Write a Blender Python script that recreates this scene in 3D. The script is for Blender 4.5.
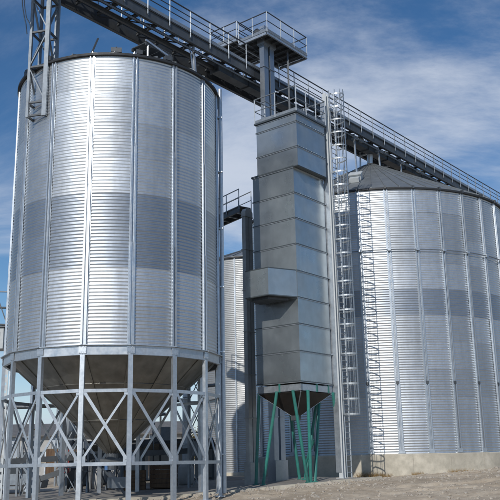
import bpy, bmesh, math, random
from mathutils import Vector, Matrix, noise
random.seed(7)
R_ = math.radians
for o in list(bpy.data.objects): bpy.data.objects.remove(o)
scn = bpy.context.scene
COL = scn.collection

# ------------------------------------------------------------------ camera
EYE = 1.55; PITCH = .2548; ROLL = -.0201
cam_d = bpy.data.cameras.new('camera'); cam = bpy.data.objects.new('camera', cam_d); COL.objects.link(cam)
c_, s_ = math.cos(ROLL), math.sin(ROLL)
Rv = Vector((1, 0, 0)); Uv = Vector((0, -math.sin(PITCH), math.cos(PITCH))); Fv = Vector((0, math.cos(PITCH), math.sin(PITCH)))
rr = Rv*c_ + Uv*s_; uu = -Rv*s_ + Uv*c_
cam.matrix_world = Matrix(((rr.x, uu.x, -Fv.x, 0), (rr.y, uu.y, -Fv.y, 0), (rr.z, uu.z, -Fv.z, EYE), (0, 0, 0, 1)))
cam_d.sensor_width = 36; cam_d.lens = 36*820/500
cam_d.clip_start = .1; cam_d.clip_end = 8000
scn.camera = cam
scn.render.resolution_x = 1024; scn.render.resolution_y = 1024

# ------------------------------------------------------------------ sky, sun, exposure
SUN_AZ = 21.0; SUN_EL = 30.0            # the sun stands behind the camera, this far to its left
wd = bpy.data.worlds.new('World'); scn.world = wd; wd.use_nodes = True
nt = wd.node_tree; nt.nodes.clear()
N = nt.nodes.new; L = nt.links.new
out = N('ShaderNodeOutputWorld'); bg = N('ShaderNodeBackground'); bg.inputs[1].default_value = .10
sky = N('ShaderNodeTexSky'); sky.sky_type = 'NISHITA'; sky.sun_disc = False
sky.sun_elevation = R_(SUN_EL); sky.sun_rotation = R_(180+SUN_AZ); sky.altitude = 600
sky.air_density = 1.0; sky.dust_density = .0; sky.ozone_density = 1.6
tc = N('ShaderNodeTexCoord'); sep = N('ShaderNodeSeparateXYZ'); L(tc.outputs['Generated'], sep.inputs[0])
zc = N('ShaderNodeMath'); zc.operation = 'MAXIMUM'; L(sep.outputs[2], zc.inputs[0]); zc.inputs[1].default_value = 0
za = N('ShaderNodeMath'); za.operation = 'ADD'; L(zc.outputs[0], za.inputs[0]); za.inputs[1].default_value = .12
dx = N('ShaderNodeMath'); dx.operation = 'DIVIDE'; L(sep.outputs[0], dx.inputs[0]); L(za.outputs[0], dx.inputs[1])
dy = N('ShaderNodeMath'); dy.operation = 'DIVIDE'; L(sep.outputs[1], dy.inputs[0]); L(za.outputs[0], dy.inputs[1])
cmb = N('ShaderNodeCombineXYZ'); L(dx.outputs[0], cmb.inputs[0]); L(dy.outputs[0], cmb.inputs[1])
mp = N('ShaderNodeMapping'); L(cmb.outputs[0], mp.inputs[0]); mp.inputs['Location'].default_value = (.4, -1.2, 0)
mp.inputs['Rotation'].default_value = (0, 0, R_(-62)); mp.inputs['Scale'].default_value = (.8, 1.2, 1)
n1 = N('ShaderNodeTexNoise'); n1.inputs['Scale'].default_value = .62; n1.inputs['Detail'].default_value = 12; n1.inputs['Roughness'].default_value = .63; n1.inputs['Distortion'].default_value = .8
L(mp.outputs[0], n1.inputs['Vector'])
cr = N('ShaderNodeValToRGB'); cr.color_ramp.elements[0].position = .45; cr.color_ramp.elements[1].position = .74
cr.color_ramp.interpolation = 'EASE'
L(n1.outputs[0], cr.inputs[0])
cmul = N('ShaderNodeMath'); cmul.operation = 'MULTIPLY'; L(cr.outputs[0], cmul.inputs[0]); cmul.inputs[1].default_value = .9
mixc = N('ShaderNodeMix'); mixc.data_type = 'RGBA'
hs = N('ShaderNodeHueSaturation'); hs.inputs['Hue'].default_value = .503; hs.inputs['Saturation'].default_value = 1.27; hs.inputs['Value'].default_value = .95; L(sky.outputs[0], hs.inputs['Color'])
L(cmul.outputs[0], mixc.inputs[0]); L(hs.outputs[0], mixc.inputs[6]); mixc.inputs[7].default_value = (6.0, 6.6, 7.7, 1)
hz_f = N('ShaderNodeMapRange'); hz_f.interpolation_type = 'SMOOTHSTEP'; L(sep.outputs[2], hz_f.inputs[0])
for k_, v_ in (('From Min', -.02), ('From Max', .16), ('To Min', .85), ('To Max', 0.)): hz_f.inputs[k_].default_value = v_
hz_m = N('ShaderNodeMix'); hz_m.data_type = 'RGBA'; L(hz_f.outputs[0], hz_m.inputs[0]); L(mixc.outputs[2], hz_m.inputs[6]); hz_m.inputs[7].default_value = (4.8, 5.6, 7.2, 1)
L(hz_m.outputs[2], bg.inputs[0]); L(bg.outputs[0], out.inputs[0])

sl = bpy.data.lights.new('sun', 'SUN'); sl.energy = 3.0; sl.angle = R_(.53); sl.color = (1, .955, .89)
sun = bpy.data.objects.new('sun', sl); COL.objects.link(sun)
to_sun = Vector((-math.sin(R_(SUN_AZ))*math.cos(R_(SUN_EL)), -math.cos(R_(SUN_AZ))*math.cos(R_(SUN_EL)), math.sin(R_(SUN_EL))))
sun.rotation_euler = to_sun.to_track_quat('Z', 'Y').to_euler(); sun.location = to_sun*60
scn.view_settings.view_transform = 'Standard'; scn.view_settings.look = 'None'
scn.view_settings.exposure = 0.0; scn.view_settings.gamma = 1

# ------------------------------------------------------------------ materials
def newmat(name):
    m = bpy.data.materials.new(name); m.use_nodes = True
    return m, m.node_tree.nodes, m.node_tree.links, m.node_tree.nodes['Principled BSDF']
def metal(name, col, metallic=.85, rough=.36, var=.10, scale=6., rvar=.10, stain=.0, stain_col=(.20, .17, .13), bump=0., objvar=.10):
    m, n, l, b = newmat(name)
    tc = n.new('ShaderNodeTexCoord'); geo = n.new('ShaderNodeNewGeometry'); oi = n.new('ShaderNodeObjectInfo')
    no = n.new('ShaderNodeTexNoise'); no.inputs['Scale'].default_value = scale; no.inputs['Detail'].default_value = 6; l.new(geo.outputs['Position'], no.inputs['Vector'])
    mr = n.new('ShaderNodeMapRange'); mr.inputs['To Min'].default_value = 1-var; mr.inputs['To Max'].default_value = 1+var
    mr.inputs['From Min'].default_value = .3; mr.inputs['From Max'].default_value = .7; l.new(no.outputs[0], mr.inputs[0])
    mo = n.new('ShaderNodeMapRange'); mo.inputs['To Min'].default_value = 1-objvar; mo.inputs['To Max'].default_value = 1+objvar; l.new(oi.outputs['Random'], mo.inputs[0])
    mm = n.new('ShaderNodeMath'); mm.operation = 'MULTIPLY'; l.new(mr.outputs[0], mm.inputs[0]); l.new(mo.outputs[0], mm.inputs[1])
    vm = n.new('ShaderNodeVectorMath'); vm.operation = 'SCALE'; vm.inputs[0].default_value = col; l.new(mm.outputs[0], vm.inputs['Scale'])
    last = vm.outputs[0]
    rm = n.new('ShaderNodeMapRange'); rm.inputs['To Min'].default_value = rough-rvar; rm.inputs['To Max'].default_value = rough+rvar
    no2 = n.new('ShaderNodeTexNoise'); no2.inputs['Scale'].default_value = scale*.35; no2.inputs['Detail'].default_value = 4; l.new(geo.outputs['Position'], no2.inputs['Vector'])
    l.new(no2.outputs[0], rm.inputs[0]); rm.inputs['From Min'].default_value = .3; rm.inputs['From Max'].default_value = .7
    l.new(rm.outputs[0], b.inputs['Roughness'])
    if stain > 0:
        mpn = n.new('ShaderNodeMapping'); mpn.inputs['Scale'].default_value = (2.2, 2.2, .22); l.new(geo.outputs['Position'], mpn.inputs[0])
        ns = n.new('ShaderNodeTexNoise'); ns.inputs['Scale'].default_value = 1.0; ns.inputs['Detail'].default_value = 7; ns.inputs['Roughness'].default_value = .6; l.new(mpn.outputs[0], ns.inputs['Vector'])
        rs = n.new('ShaderNodeMapRange'); rs.inputs['From Min'].default_value = .48; rs.inputs['From Max'].default_value = .75; rs.inputs['To Max'].default_value = stain; l.new(ns.outputs[0], rs.inputs[0])
        mx = n.new('ShaderNodeMix'); mx.data_type = 'RGBA'; l.new(rs.outputs[0], mx.inputs[0]); l.new(last, mx.inputs[6]); mx.inputs[7].default_value = (*stain_col, 1)
        last = mx.outputs[2]
    l.new(last, b.inputs['Base Color'])
    b.inputs['Metallic'].default_value = metallic
    if bump > 0:
        bn = n.new('ShaderNodeTexNoise'); bn.inputs['Scale'].default_value = 1.3; bn.inputs['Detail'].default_value = 2; l.new(geo.outputs['Position'], bn.inputs['Vector'])
        bp = n.new('ShaderNodeBump'); bp.inputs['Strength'].default_value = bump; bp.inputs['Distance'].default_value = .05; l.new(bn.outputs[0], bp.inputs['Height']); l.new(bp.outputs[0], b.inputs['Normal'])
    return m
def rough_mat(name, c1, c2, scale=3., rough=.9, bump=.3, c3=None, detail=10, bdist=.03, aniso=(1, 1, 1)):
    m, n, l, b = newmat(name)
    geo = n.new('ShaderNodeNewGeometry')
    mp = n.new('ShaderNodeMapping'); mp.inputs['Scale'].default_value = aniso; l.new(geo.outputs['Position'], mp.inputs[0])
    no = n.new('ShaderNodeTexNoise'); no.inputs['Scale'].default_value = scale; no.inputs['Detail'].default_value = detail; no.inputs['Roughness'].default_value = .65; l.new(mp.outputs[0], no.inputs['Vector'])
    cr = n.new('ShaderNodeValToRGB'); e = cr.color_ramp.elements; e[0].position = .35; e[1].position = .65; e[0].color = (*c1, 1); e[1].color = (*c2, 1)
    l.new(no.outputs[0], cr.inputs[0]); last = cr.outputs[0]
    if c3:
        no3 = n.new('ShaderNodeTexNoise'); no3.inputs['Scale'].default_value = scale*.12; no3.inputs['Detail'].default_value = 5; l.new(mp.outputs[0], no3.inputs['Vector'])
        r3 = n.new('ShaderNodeMapRange'); r3.inputs['From Min'].default_value = .45; r3.inputs['From Max'].default_value = .7; r3.inputs['To Max'].default_value = .9; l.new(no3.outputs[0], r3.inputs[0])
        mx = n.new('ShaderNodeMix'); mx.data_type = 'RGBA'; l.new(r3.outputs[0], mx.inputs[0]); l.new(last, mx.inputs[6]); mx.inputs[7].default_value = (*c3, 1); last = mx.outputs[2]
    l.new(last, b.inputs['Base Color']); b.inputs['Roughness'].default_value = rough
    if bump:
        nb = n.new('ShaderNodeTexNoise'); nb.inputs['Scale'].default_value = scale*4; nb.inputs['Detail'].default_value = 8; l.new(mp.outputs[0], nb.inputs['Vector'])
        bp = n.new('ShaderNodeBump'); bp.inputs['Strength'].default_value = bump; bp.inputs['Distance'].default_value = bdist; l.new(nb.outputs[0], bp.inputs['Height']); l.new(bp.outputs[0], b.inputs['Normal'])
    return m
M = {}
M['galv'] = metal('galvanized_sheet', (.58, .61, .635), .92, .47, .06, 9., rvar=.04, stain=.5, stain_col=(.42, .43, .43), objvar=.11)
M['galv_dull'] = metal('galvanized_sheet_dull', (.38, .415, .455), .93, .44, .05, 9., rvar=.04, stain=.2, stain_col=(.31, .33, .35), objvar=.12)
M['galv_far'] = metal('old_galvanized_sheet', (.40, .41, .41), .7, .55, .08, 5., stain=.3, stain_col=(.30, .30, .29))
M['galv_roof'] = metal('galvanized_roof', (.27, .29, .30), .6, .50, .10, 4., stain=.3, stain_col=(.20, .21, .20))
M['steel'] = metal('galvanized_steel_section', (.50, .54, .58), .75, .42, .10, 9., stain=.2, stain_col=(.40, .41, .41))
M['mast'] = metal('mast_steel', (.22, .25, .28), .6, .5, .12, 6., stain=.3, stain_col=(.14, .14, .14))
M['eave'] = metal('eave_shade_black', (.022, .024, .027), 0., .6, .1, 6.)  # shade under the roof overhang, put into the colour
M['steel_dark'] = metal('weathered_steel_section', (.085, .095, .105), .4, .5, .14, 5., stain=.4, stain_col=(.06, .05, .04))
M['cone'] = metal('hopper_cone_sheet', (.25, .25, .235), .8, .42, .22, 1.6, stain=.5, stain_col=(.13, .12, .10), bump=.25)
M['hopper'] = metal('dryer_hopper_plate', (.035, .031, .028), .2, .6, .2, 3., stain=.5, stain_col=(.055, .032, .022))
M['panel'] = metal('dryer_panel', (.44, .475, .485), .85, .33, .07, 2.2, stain=.4, stain_col=(.36, .39, .40), bump=.13, objvar=.12)
M['flange'] = metal('dryer_flange', (.12, .14, .15), .6, .45, .1, 5.)
M['rail'] = metal('handrail_tube', (.26, .29, .32), .5, .45, .1, 9.)
M['ladder'] = metal('ladder_zinc', (.40, .43, .45), .6, .42, .08, 9.)
M['rail_dark'] = metal('handrail_dark', (.06, .07, .085), .4, .5, .1, 9.)
M['white'] = metal('white_painted_steel', (.50, .53, .54), 0., .45, .06, 6., stain=.25, stain_col=(.52, .50, .46))
M['teal'] = metal('teal_paint', (.03, .20, .17), 0., .45, .14, 6., stain=.55, stain_col=(.05, .10, .085))
M['concrete'] = rough_mat('concrete', (.42, .39, .32), (.60, .555, .46), 2.2, .92, .35, (.36, .33, .27))
M['pad'] = rough_mat('concrete_pad', (.23, .22, .20), (.33, .31, .28), 2.5, .92, .3, (.20, .18, .16))
M['soil'] = rough_mat('soil', (.36, .29, .21), (.54, .455, .345), 1.8, .97, .6, (.30, .235, .165), bdist=.06)
M['stone'] = rough_mat('stone', (.30, .26, .21), (.50, .45, .38), 5., .95, .4)
M['rubber'] = rough_mat('dark_rubber', (.02, .02, .02), (.04, .04, .04), 8., .7, .1)
M['brown'] = rough_mat('brown_timber', (.085, .05, .03), (.15, .095, .055), 6., .85, .3, aniso=(1, 1, .2))
M['red'] = metal('red_paint', (.30, .03, .025), 0., .45, .1, 6.)
M['glass'] = metal('dark_window_glass', (.05, .06, .07), 0., .08, .05, 3.)
M['wallwhite'] = rough_mat('pale_render_wall', (.36, .36, .35), (.46, .455, .44), 2., .9, .1)
M['roofred'] = rough_mat('old_sheet_roof', (.11, .11, .11), (.17, .165, .16), 3., .9, .2)
M['bark'] = rough_mat('bark', (.07, .05, .035), (.13, .10, .07), 8., .95, .5)
M['leaf'] = rough_mat('autumn_leaf', (.10, .085, .03), (.19, .145, .05), 4., .8, 0)
M['blue'] = metal('blue_tarp', (.06, .16, .36), 0., .5, .1, 4.)

# ------------------------------------------------------------------ mesh helpers
class MB:
    def __init__(s): s.v = []; s.f = []
    def add(s, vs, fs):
        k = len(s.v); s.v += [tuple(v) for v in vs]; s.f += [tuple(i+k for i in f) for f in fs]; return s
    def hexa(s, p):   # 8 points: bottom ring 0-3, top ring 4-7
        return s.add(p, [(3, 2, 1, 0), (4, 5, 6, 7), (0, 1, 5, 4), (1, 2, 6, 5), (2, 3, 7, 6), (3, 0, 4, 7)])
    def box(s, c, sx, sy, sz, ax=Vector((1, 0, 0)), ay=Vector((0, 1, 0)), az=Vector((0, 0, 1))):
        c = Vector(c); P = []
        for k in (-.5, .5):
            for i, j in ((-.5, -.5), (.5, -.5), (.5, .5), (-.5, .5)): P.append(c+ax*sx*i+ay*sy*j+az*sz*k)
        return s.hexa(P)
    def beam(s, a, b, w, h, up=Vector((0, 0, 1))):
        a = Vector(a); b = Vector(b); t = (b-a); ln = t.length; t.normalize()
        sd = t.cross(up)
        if sd.length < 1e-4: sd = t.cross(Vector((1, 0, 0)))
        sd.normalize(); u2 = sd.cross(t)
        return s.box((a+b)/2, w, ln, h, sd, t, u2)
    def angle(s, a, b, w, th=.012, up=Vector((0, 0, 1))):   # L section
        a = Vector(a); b = Vector(b); t = (b-a).normalized(); sd = t.cross(up)
        if sd.length < 1e-4: sd = t.cross(Vector((1, 0, 0)))
        sd.normalize(); u2 = sd.cross(t); ln = (b-a).length; c = (a+b)/2
        s.box(c, w, ln, th, sd, t, u2)
        return s.box(c+sd*(w/2-th/2)+u2*(-w/2-th/2), th, ln, w, sd, t, u2)
    def channel(s, a, b, w, h, th=.014, up=Vector((0, 0, 1))):   # I / H section
        a = Vector(a); b = Vector(b); t = (b-a).normalized(); sd = t.cross(up)
        if sd.length < 1e-4: sd = t.cross(Vector((1, 0, 0)))
        sd.normalize(); u2 = sd.cross(t); ln = (b-a).length; c = (a+b)/2
        s.box(c+u2*(h/2-th/2), w, ln, th, sd, t, u2); s.box(c-u2*(h/2-th/2), w, ln, th, sd, t, u2)
        return s.box(c, th, ln, h-2*th, sd, t, u2)
    def tube(s, pts, r, n=8, cap=True):
        pts = [Vector(p) for p in pts]; m = len(pts); rings = []
        base = len(s.v)
        for i, p in enumerate(pts):
            t = (pts[min(i+1, m-1)]-pts[max(i-1, 0)]).normalized()
            a = t.cross(Vector((0, 0, 1)))
            if a.length < 1e-3: a = t.cross(Vector((1, 0, 0)))
            a.normalize(); b = a.cross(t)
            rad = r[i] if isinstance(r, (list, tuple)) else r
            for k in range(n):
                an = 2*math.pi*k/n; s.v.append(tuple(p+a*math.cos(an)*rad+b*math.sin(an)*rad))
        for i in range(m-1):
            for k in range(n):
                k2 = (k+1) % n; s.f.append((base+i*n+k, base+i*n+k2, base+(i+1)*n+k2, base+(i+1)*n+k))
        if cap:
            s.f.append(tuple(base+k for k in reversed(range(n)))); s.f.append(tuple(base+(m-1)*n+k for k in range(n)))
        return s
    def prism(s, poly, z0, z1):
        n = len(poly); P = [(p[0], p[1], z0) for p in poly]+[(p[0], p[1], z1) for p in poly]
        return s.add(P, [tuple(reversed(range(n))), tuple(range(n, 2*n))]+[(i, (i+1) % n, n+(i+1) % n, n+i) for i in range(n)])
    def mesh(s, name, mat, smooth=False):
        me = bpy.data.meshes.new(name); me.from_pydata(s.v, [], s.f); me.update()
        bm = bmesh.new(); bm.from_mesh(me); bmesh.ops.recalc_face_normals(bm, faces=bm.faces); bm.to_mesh(me); bm.free()
        me.materials.append(M[mat] if isinstance(mat, str) else mat)
        if smooth: me.polygons.foreach_set('use_smooth', [True]*len(me.polygons))
        return me
    def obj(s, name, mat, parent=None, smooth=False):
        return place(name, s.mesh(name, mat, smooth), parent)
def world_loc(o):
    v = Vector(o.location)
    while o.parent: o = o.parent; v += Vector(o.location)
    return v
def place(name, me, parent=None, loc=(0, 0, 0), rz=0):
    o = bpy.data.objects.new(name, me); COL.objects.link(o)
    o.location = Vector(loc); o.rotation_euler = (0, 0, rz)
    if parent:
        o.parent = parent; o.location = Vector(loc)-world_loc(parent)
    return o
def tag(o, label=None, cat=None, group=None, kind=None):
    if label: o['label'] = label
    if cat: o['category'] = cat
    if group: o['group'] = group
    if kind: o['kind'] = kind
    return o
def thing(name, loc, label, cat, group=None):
    o = bpy.data.objects.new(name, None); COL.objects.link(o); o.location = loc; o.empty_display_size = .3
    return tag(o, label, cat, group)
def unp(px, py, Y=None, Z=None):
    a, b = px-250, py-250; u = a*c_+b*s_; v = -a*s_+b*c_
    d = (u/820, 1., -v/820)
    D = Vector((d[0], d[1]*math.cos(PITCH)-d[2]*math.sin(PITCH), d[1]*math.sin(PITCH)+d[2]*math.cos(PITCH)))
    t = Y/D.y if Y is not None else (Z-EYE)/D.z
    return D*t+Vector((0, 0, EYE))

# the plan grid: both silo axes lie under one straight conveyor walkway
S1 = Vector((-6.708, 40.0)); S2 = Vector((9.455, 60.1))
DV = (S2-S1).normalized(); NV = Vector((DV.y, -DV.x))     # along the walkway; to its right (towards the camera)
D3 = Vector((DV.x, DV.y, 0)); L3 = Vector((-DV.y, DV.x, 0)); Z3 = Vector((0, 0, 1))

# ------------------------------------------------------------------ ground
def sm(a, b, x):
    t = min(1, max(0, (x-a)/(b-a))); return t*t*(3-2*t)
def ground_base(x, y):
    h = .03+.05*(x+4)+.04*(y-41)
    h = max(0., min(.66, h))*sm(20, 41, y)
    h *= (1-sm(75, 140, y))
    h += .40*sm(7, 17, x)*sm(38, 50, y)*(1-sm(55, 75, y))
    return h*(1-sm(30, 60, abs(x)))
def ground_z(x, y):
    h = ground_base(x, y)
    fore = (1-sm(48, 53, y))*sm(-6, 2, x+ (44-y)*.5)
    n = noise.noise(Vector((x*.35, y*.35, 3)))*.13+noise.noise(Vector((x*1.1, y*1.1, 9)))*.07+noise.noise(Vector((x*3.1, y*3.1, 5)))*.035+noise.noise(Vector((x*8, y*8, 2)))*.015
    near = sm(4, 14, y)
    for y0 in (36.2, 38.1, 44.9, 46.6):
        yy = y0+.16*(x-8)+.25*math.sin(x*.5+y0); n -= .09*math.exp(-((y-yy)/.22)**2)*sm(6, 9, x+(40-y)*.4); n += .04*math.exp(-((y-yy-.42)/.2)**2)*sm(6, 9, x+(40-y)*.4)
    return h+n*fore*near-.02
def axis(vals):
    o = []
    for a, b, st in vals:
        k = max(1, round((b-a)/st)); o += [a+(b-a)*i/k for i in range(k)]
    return o+[vals[-1][1]]
gx = axis([(-4000, -800, 800), (-800, -100, 100), (-100, -20, 8), (-20, -6, 1.), (-6, 24, .16), (24, 40, 1.), (40, 120, 8), (120, 800, 100), (800, 4000, 800)])
gy = axis([(-600, -60, 90), (-60, 0, 10), (0, 24, 1.), (24, 54, .16), (54, 80, 1.), (80, 200, 10), (200, 1000, 100), (1000, 6000, 1000)])
V = []; F = []
nx = len(gx)
for y in gy:
    for x in gx: V.append((x, y, ground_z(x, y)))
for j in range(len(gy)-1):
    for i in range(nx-1): F.append((j*nx+i, j*nx+i+1, (j+1)*nx+i+1, (j+1)*nx+i))
me = bpy.data.meshes.new('ground'); me.from_pydata(V, [], F); me.materials.append(M['soil'])
me.polygons.foreach_set('use_smooth', [True]*len(F))
tag(place('ground', me), 'bare brown soil ground rising gently towards the silos', kind='structure')

# concrete yard slab behind a kerb, under the hopper silo and the dryer
kerb_line = [(-40, 30.2), (-14, 36.4), (-3.5, 40.9), (2.0, 42.55), (4.9, 43.5), (6.6, 44.4)]
slab = MB()
rows = []
for x, y in kerb_line: rows.append((x, y+.28))
pts = []
for x, y in rows:
    far = 57 if x < 4 else 46.5
    col = [(x, y+(far-y)*k/10) for k in range(11)]
    pts.append(col)
vs = []; fs = []
for c in pts:
    for x, y in c: vs.append((x, y, ground_base(x, y)+.05))
for i in range(len(pts)-1):
    for k in range(10): fs.append((i*11+k, (i+1)*11+k, (i+1)*11+k+1, i*11+k+1))
slab.add(vs, fs)
pv = slab.obj('pavement', 'pad'); tag(pv, 'grey concrete yard slab under the raised silo', kind='structure')
kerb = MB()
nk = 0
for (x0, y0), (x1, y1) in zip(kerb_line[:-1], kerb_line[1:]):
    ln = math.hypot(x1-x0, y1-y0); k = max(1, int(ln/1.0))
    if x1 <= -14: continue
    for i in range(k):
        a = (x0+(x1-x0)*(i+.01)/k, y0+(y1-y0)*(i+.01)/k); b = (x0+(x1-x0)*(i+.99)/k, y0+(y1-y0)*(i+.99)/k)
        za, zb = ground_base(*a), ground_base(*b)
        j = random.uniform(-.02, .02)
        q = MB(); q.beam((a[0], a[1]+.14, za+.0+j), (b[0], b[1]+.14, zb+.0+j+random.uniform(-.012, .012)), .26, .24)
        q.obj('kerb_stone', 'concrete', pv)

# rubble and pebbles strewn over the soil
st = MB()
ico = [(0, 0, 1), (.89, 0, .45), (.28, .85, .45), (-.72, .53, .45), (-.72, -.53, .45), (.28, -.85, .45), (.72, .53, -.45), (-.28, .85, -.45), (-.89, 0, -.45), (-.28, -.85, -.45), (.72, -.53, -.45), (0, 0, -1)]
icf = [(0, 1, 2), (0, 2, 3), (0, 3, 4), (0, 4, 5), (0, 5, 1), (1, 6, 2), (2, 7, 3), (3, 8, 4), (4, 9, 5), (5, 10, 1), (6, 7, 2), (7, 8, 3), (8, 9, 4), (9, 10, 5), (10, 6, 1), (11, 7, 6), (11, 8, 7), (11, 9, 8), (11, 10, 9), (11, 6, 10)]
rng = random.Random(3)
for i in range(7000):
    if i < 5000:
        x = rng.uniform(-4, 22); y = rng.uniform(30, 51)
    else:
        t = rng.random(); k = rng.choice([2, 3, 4]) if rng.random() < .8 else 1
        a, b = kerb_line[k], kerb_line[k+1]; x = a[0]+(b[0]-a[0])*t; y = a[1]+(b[1]-a[1])*t-abs(rng.gauss(0, .55))
    if math.hypot(x-S2.x, y-S2.y) < 10.0: continue
    kx = [p for p in kerb_line if p[0] <= x]
    if kx and kx[-1] is not kerb_line[-1]:
        a = kx[-1]; b = kerb_line[kerb_line.index(a)+1]
        if y > a[1]+(b[1]-a[1])*(x-a[0])/(b[0]-a[0]): continue
    r = rng.lognormvariate(-3.5, .62); r = min(.2, r)
    sx, sy, sz = r*rng.uniform(.7, 1.4), r*rng.uniform(.7, 1.3), r*rng.uniform(.4, .9); an = rng.uniform(0, 6.28)
    ca, sa = math.cos(an), math.sin(an); z = ground_z(x, y)
    st.add([(x+ca*p[0]*sx-sa*p[1]*sy, y+sa*p[0]*sx+ca*p[1]*sy, z+p[2]*sz+sz*.3) for p in [tuple(q*rng.uniform(.75, 1.2) for q in v) for v in ico]], icf)
tag(st.obj('rubble', 'stone'), 'pale pebbles and rubble scattered over the bare soil', 'rubble', kind='stuff')

# ------------------------------------------------------------------ silos
def sheet_mesh(name, R, ang, h, waves, nseg, mat, amp=.0105):
    b = MB(); nz = waves*6
    for j in range(nz+1):
        z = h*j/nz; r = R+amp*math.cos(2*math.pi*waves*j/nz)
        for i in range(nseg+1):
            a = -ang/2+ang*i/nseg; b.v.append((r*math.sin(a), -r*math.cos(a), z))
    for j in range(nz):
        for i in range(nseg): b.f.append((j*(nseg+1)+i, j*(nseg+1)+i+1, (j+1)*(nseg+1)+i+1, (j+1)*(nseg+1)+i))
    me = bpy.data.meshes.new(name); me.from_pydata(b.v, [], b.f); me.materials.append(M[mat]); me.polygons.foreach_set('use_smooth', [True]*len(b.f))
    return me
def rib_mesh(name, R, h, w, dep, mat):     # omega-shaped stiffener standing on the wall at angle 0
    b = MB()
    prof = [(-w/2-.03, 0), (-w/2-.03, .012), (-w/2, .012), (-w/2+.012, dep), (w/2-.012, dep), (w/2, .012), (w/2+.03, .012), (w/2+.03, 0)]
    n = len(prof)
    for z in (0, h): b.v += [(p[0], -(R+p[1]), z) for p in prof]
    b.f = [(i, (i+1) % n, n+(i+1) % n, n+i) for i in range(n)]+[tuple(reversed(range(n))), tuple(range(n, 2*n))]
    return b.mesh(name, mat)
def silo_wall(root, C, R, z0, z1, n, th0, tiers, waves, nseg, dull=(), visible=None, ribsec=3, pair=.082, ribw=.078, mats=('galv', 'galv_dull')):
    dth = 2*math.pi/n; h = (z1-z0)/tiers
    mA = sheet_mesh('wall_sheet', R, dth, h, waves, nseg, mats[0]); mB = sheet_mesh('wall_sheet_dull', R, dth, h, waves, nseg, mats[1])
    back = MB()
    rng = random.Random(n)
    for k in range(n):
        th = th0+(k+.5)*dth; th = (th+math.pi) % (2*math.pi)-math.pi
        for t in range(tiers):
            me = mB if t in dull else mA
            if visible is None or visible(th):
                o = place('wall_sheet', me, root, (C[0], C[1], z0+t*h), th)
                o.scale = (1+rng.uniform(-.0014, .0014),)*2+(1,)
            else:
                for zz in (0,): 
                    a0, a1 = th-dth/2, th+dth/2
                    back.add([(C[0]+R*math.sin(a), C[1]-R*math.cos(a), z0+t*h+q*h) for q in (0, 1) for a in (a0, th, a1)], [(0, 1, 4, 3), (1, 2, 5, 4)])
    if back.v: tag(back.obj('rear_wall', mats[0], root), kind='stuff')
    secs = []
    for q in range(ribsec):
        a = z0+(z1-z0)*q/ribsec; hh = (z1-z0)/ribsec-.004
        secs.append((a, rib_mesh('stiffener', R+.016, hh, ribw+.012*(ribsec-1-q), .07+.012*(ribsec-1-q), 'steel')))
    for k in range(n):
        th = th0+k*dth; th = (th+math.pi) % (2*math.pi)-math.pi
        if visible is not None and not visible(th): continue
        for off in ((-pair/R, pair/R) if pair else (0,)):
            for a, me in secs: place('stiffener', me, root, (C[0], C[1], a), th+off)
def silo_roof(root, C, R, z, rise, n, th0, over=.12, hubr=.5, cap=.15):
    dth = 2*math.pi/n; rise_k = rise/R
    b = MB(); Ro = R+over; zo = z-over*rise_k+.06; zi = z+rise-hubr*rise_k+.06
    a0, a1 = -dth/2, dth/2; t = .03
    def P(r, a, zz): return (r*math.sin(a), -r*math.cos(a), zz)
    t = .022
    b.hexa([P(Ro, a0, zo-t), P(Ro, a1, zo-t), P(hubr, a1, zi-t), P(hubr, a0, zi-t), P(Ro, a0, zo), P(Ro, a1, zo), P(hubr, a1, zi), P(hubr, a0, zi)])
    # standing seam
    w = .022
    b.hexa([P(Ro, a0, zo), P(Ro, a0+w/Ro*1.6, zo), P(hubr, a0+.02, zi), P(hubr, a0, zi), P(Ro, a0, zo+.07), P(Ro, a0+w/Ro*1.6, zo+.07), P(hubr, a0+.02, zi+.05), P(hubr, a0, zi+.05)])
    me = b.mesh('roof_sheet', 'galv_roof')
    for k in range(n): place('roof_sheet', me, root, (C[0], C[1], 0), th0+(k+.5)*dth)
    hub = MB(); hub.tube([(C[0], C[1], z+rise-hubr*rise_k-.05), (C[0], C[1], z+rise-hubr*rise_k+cap)], [hubr+.12, hubr*.8], 20); hub.obj('roof_cap', 'galv_roof', root)
    # eave ring, its near-black standing in for the roof overhang's shade
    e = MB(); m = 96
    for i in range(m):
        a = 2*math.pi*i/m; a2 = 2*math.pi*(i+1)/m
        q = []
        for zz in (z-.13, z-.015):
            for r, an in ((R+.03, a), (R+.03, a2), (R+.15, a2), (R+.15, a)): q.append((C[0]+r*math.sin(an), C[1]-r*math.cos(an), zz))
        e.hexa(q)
    e.obj('eave_ring', 'eave', root)

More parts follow.
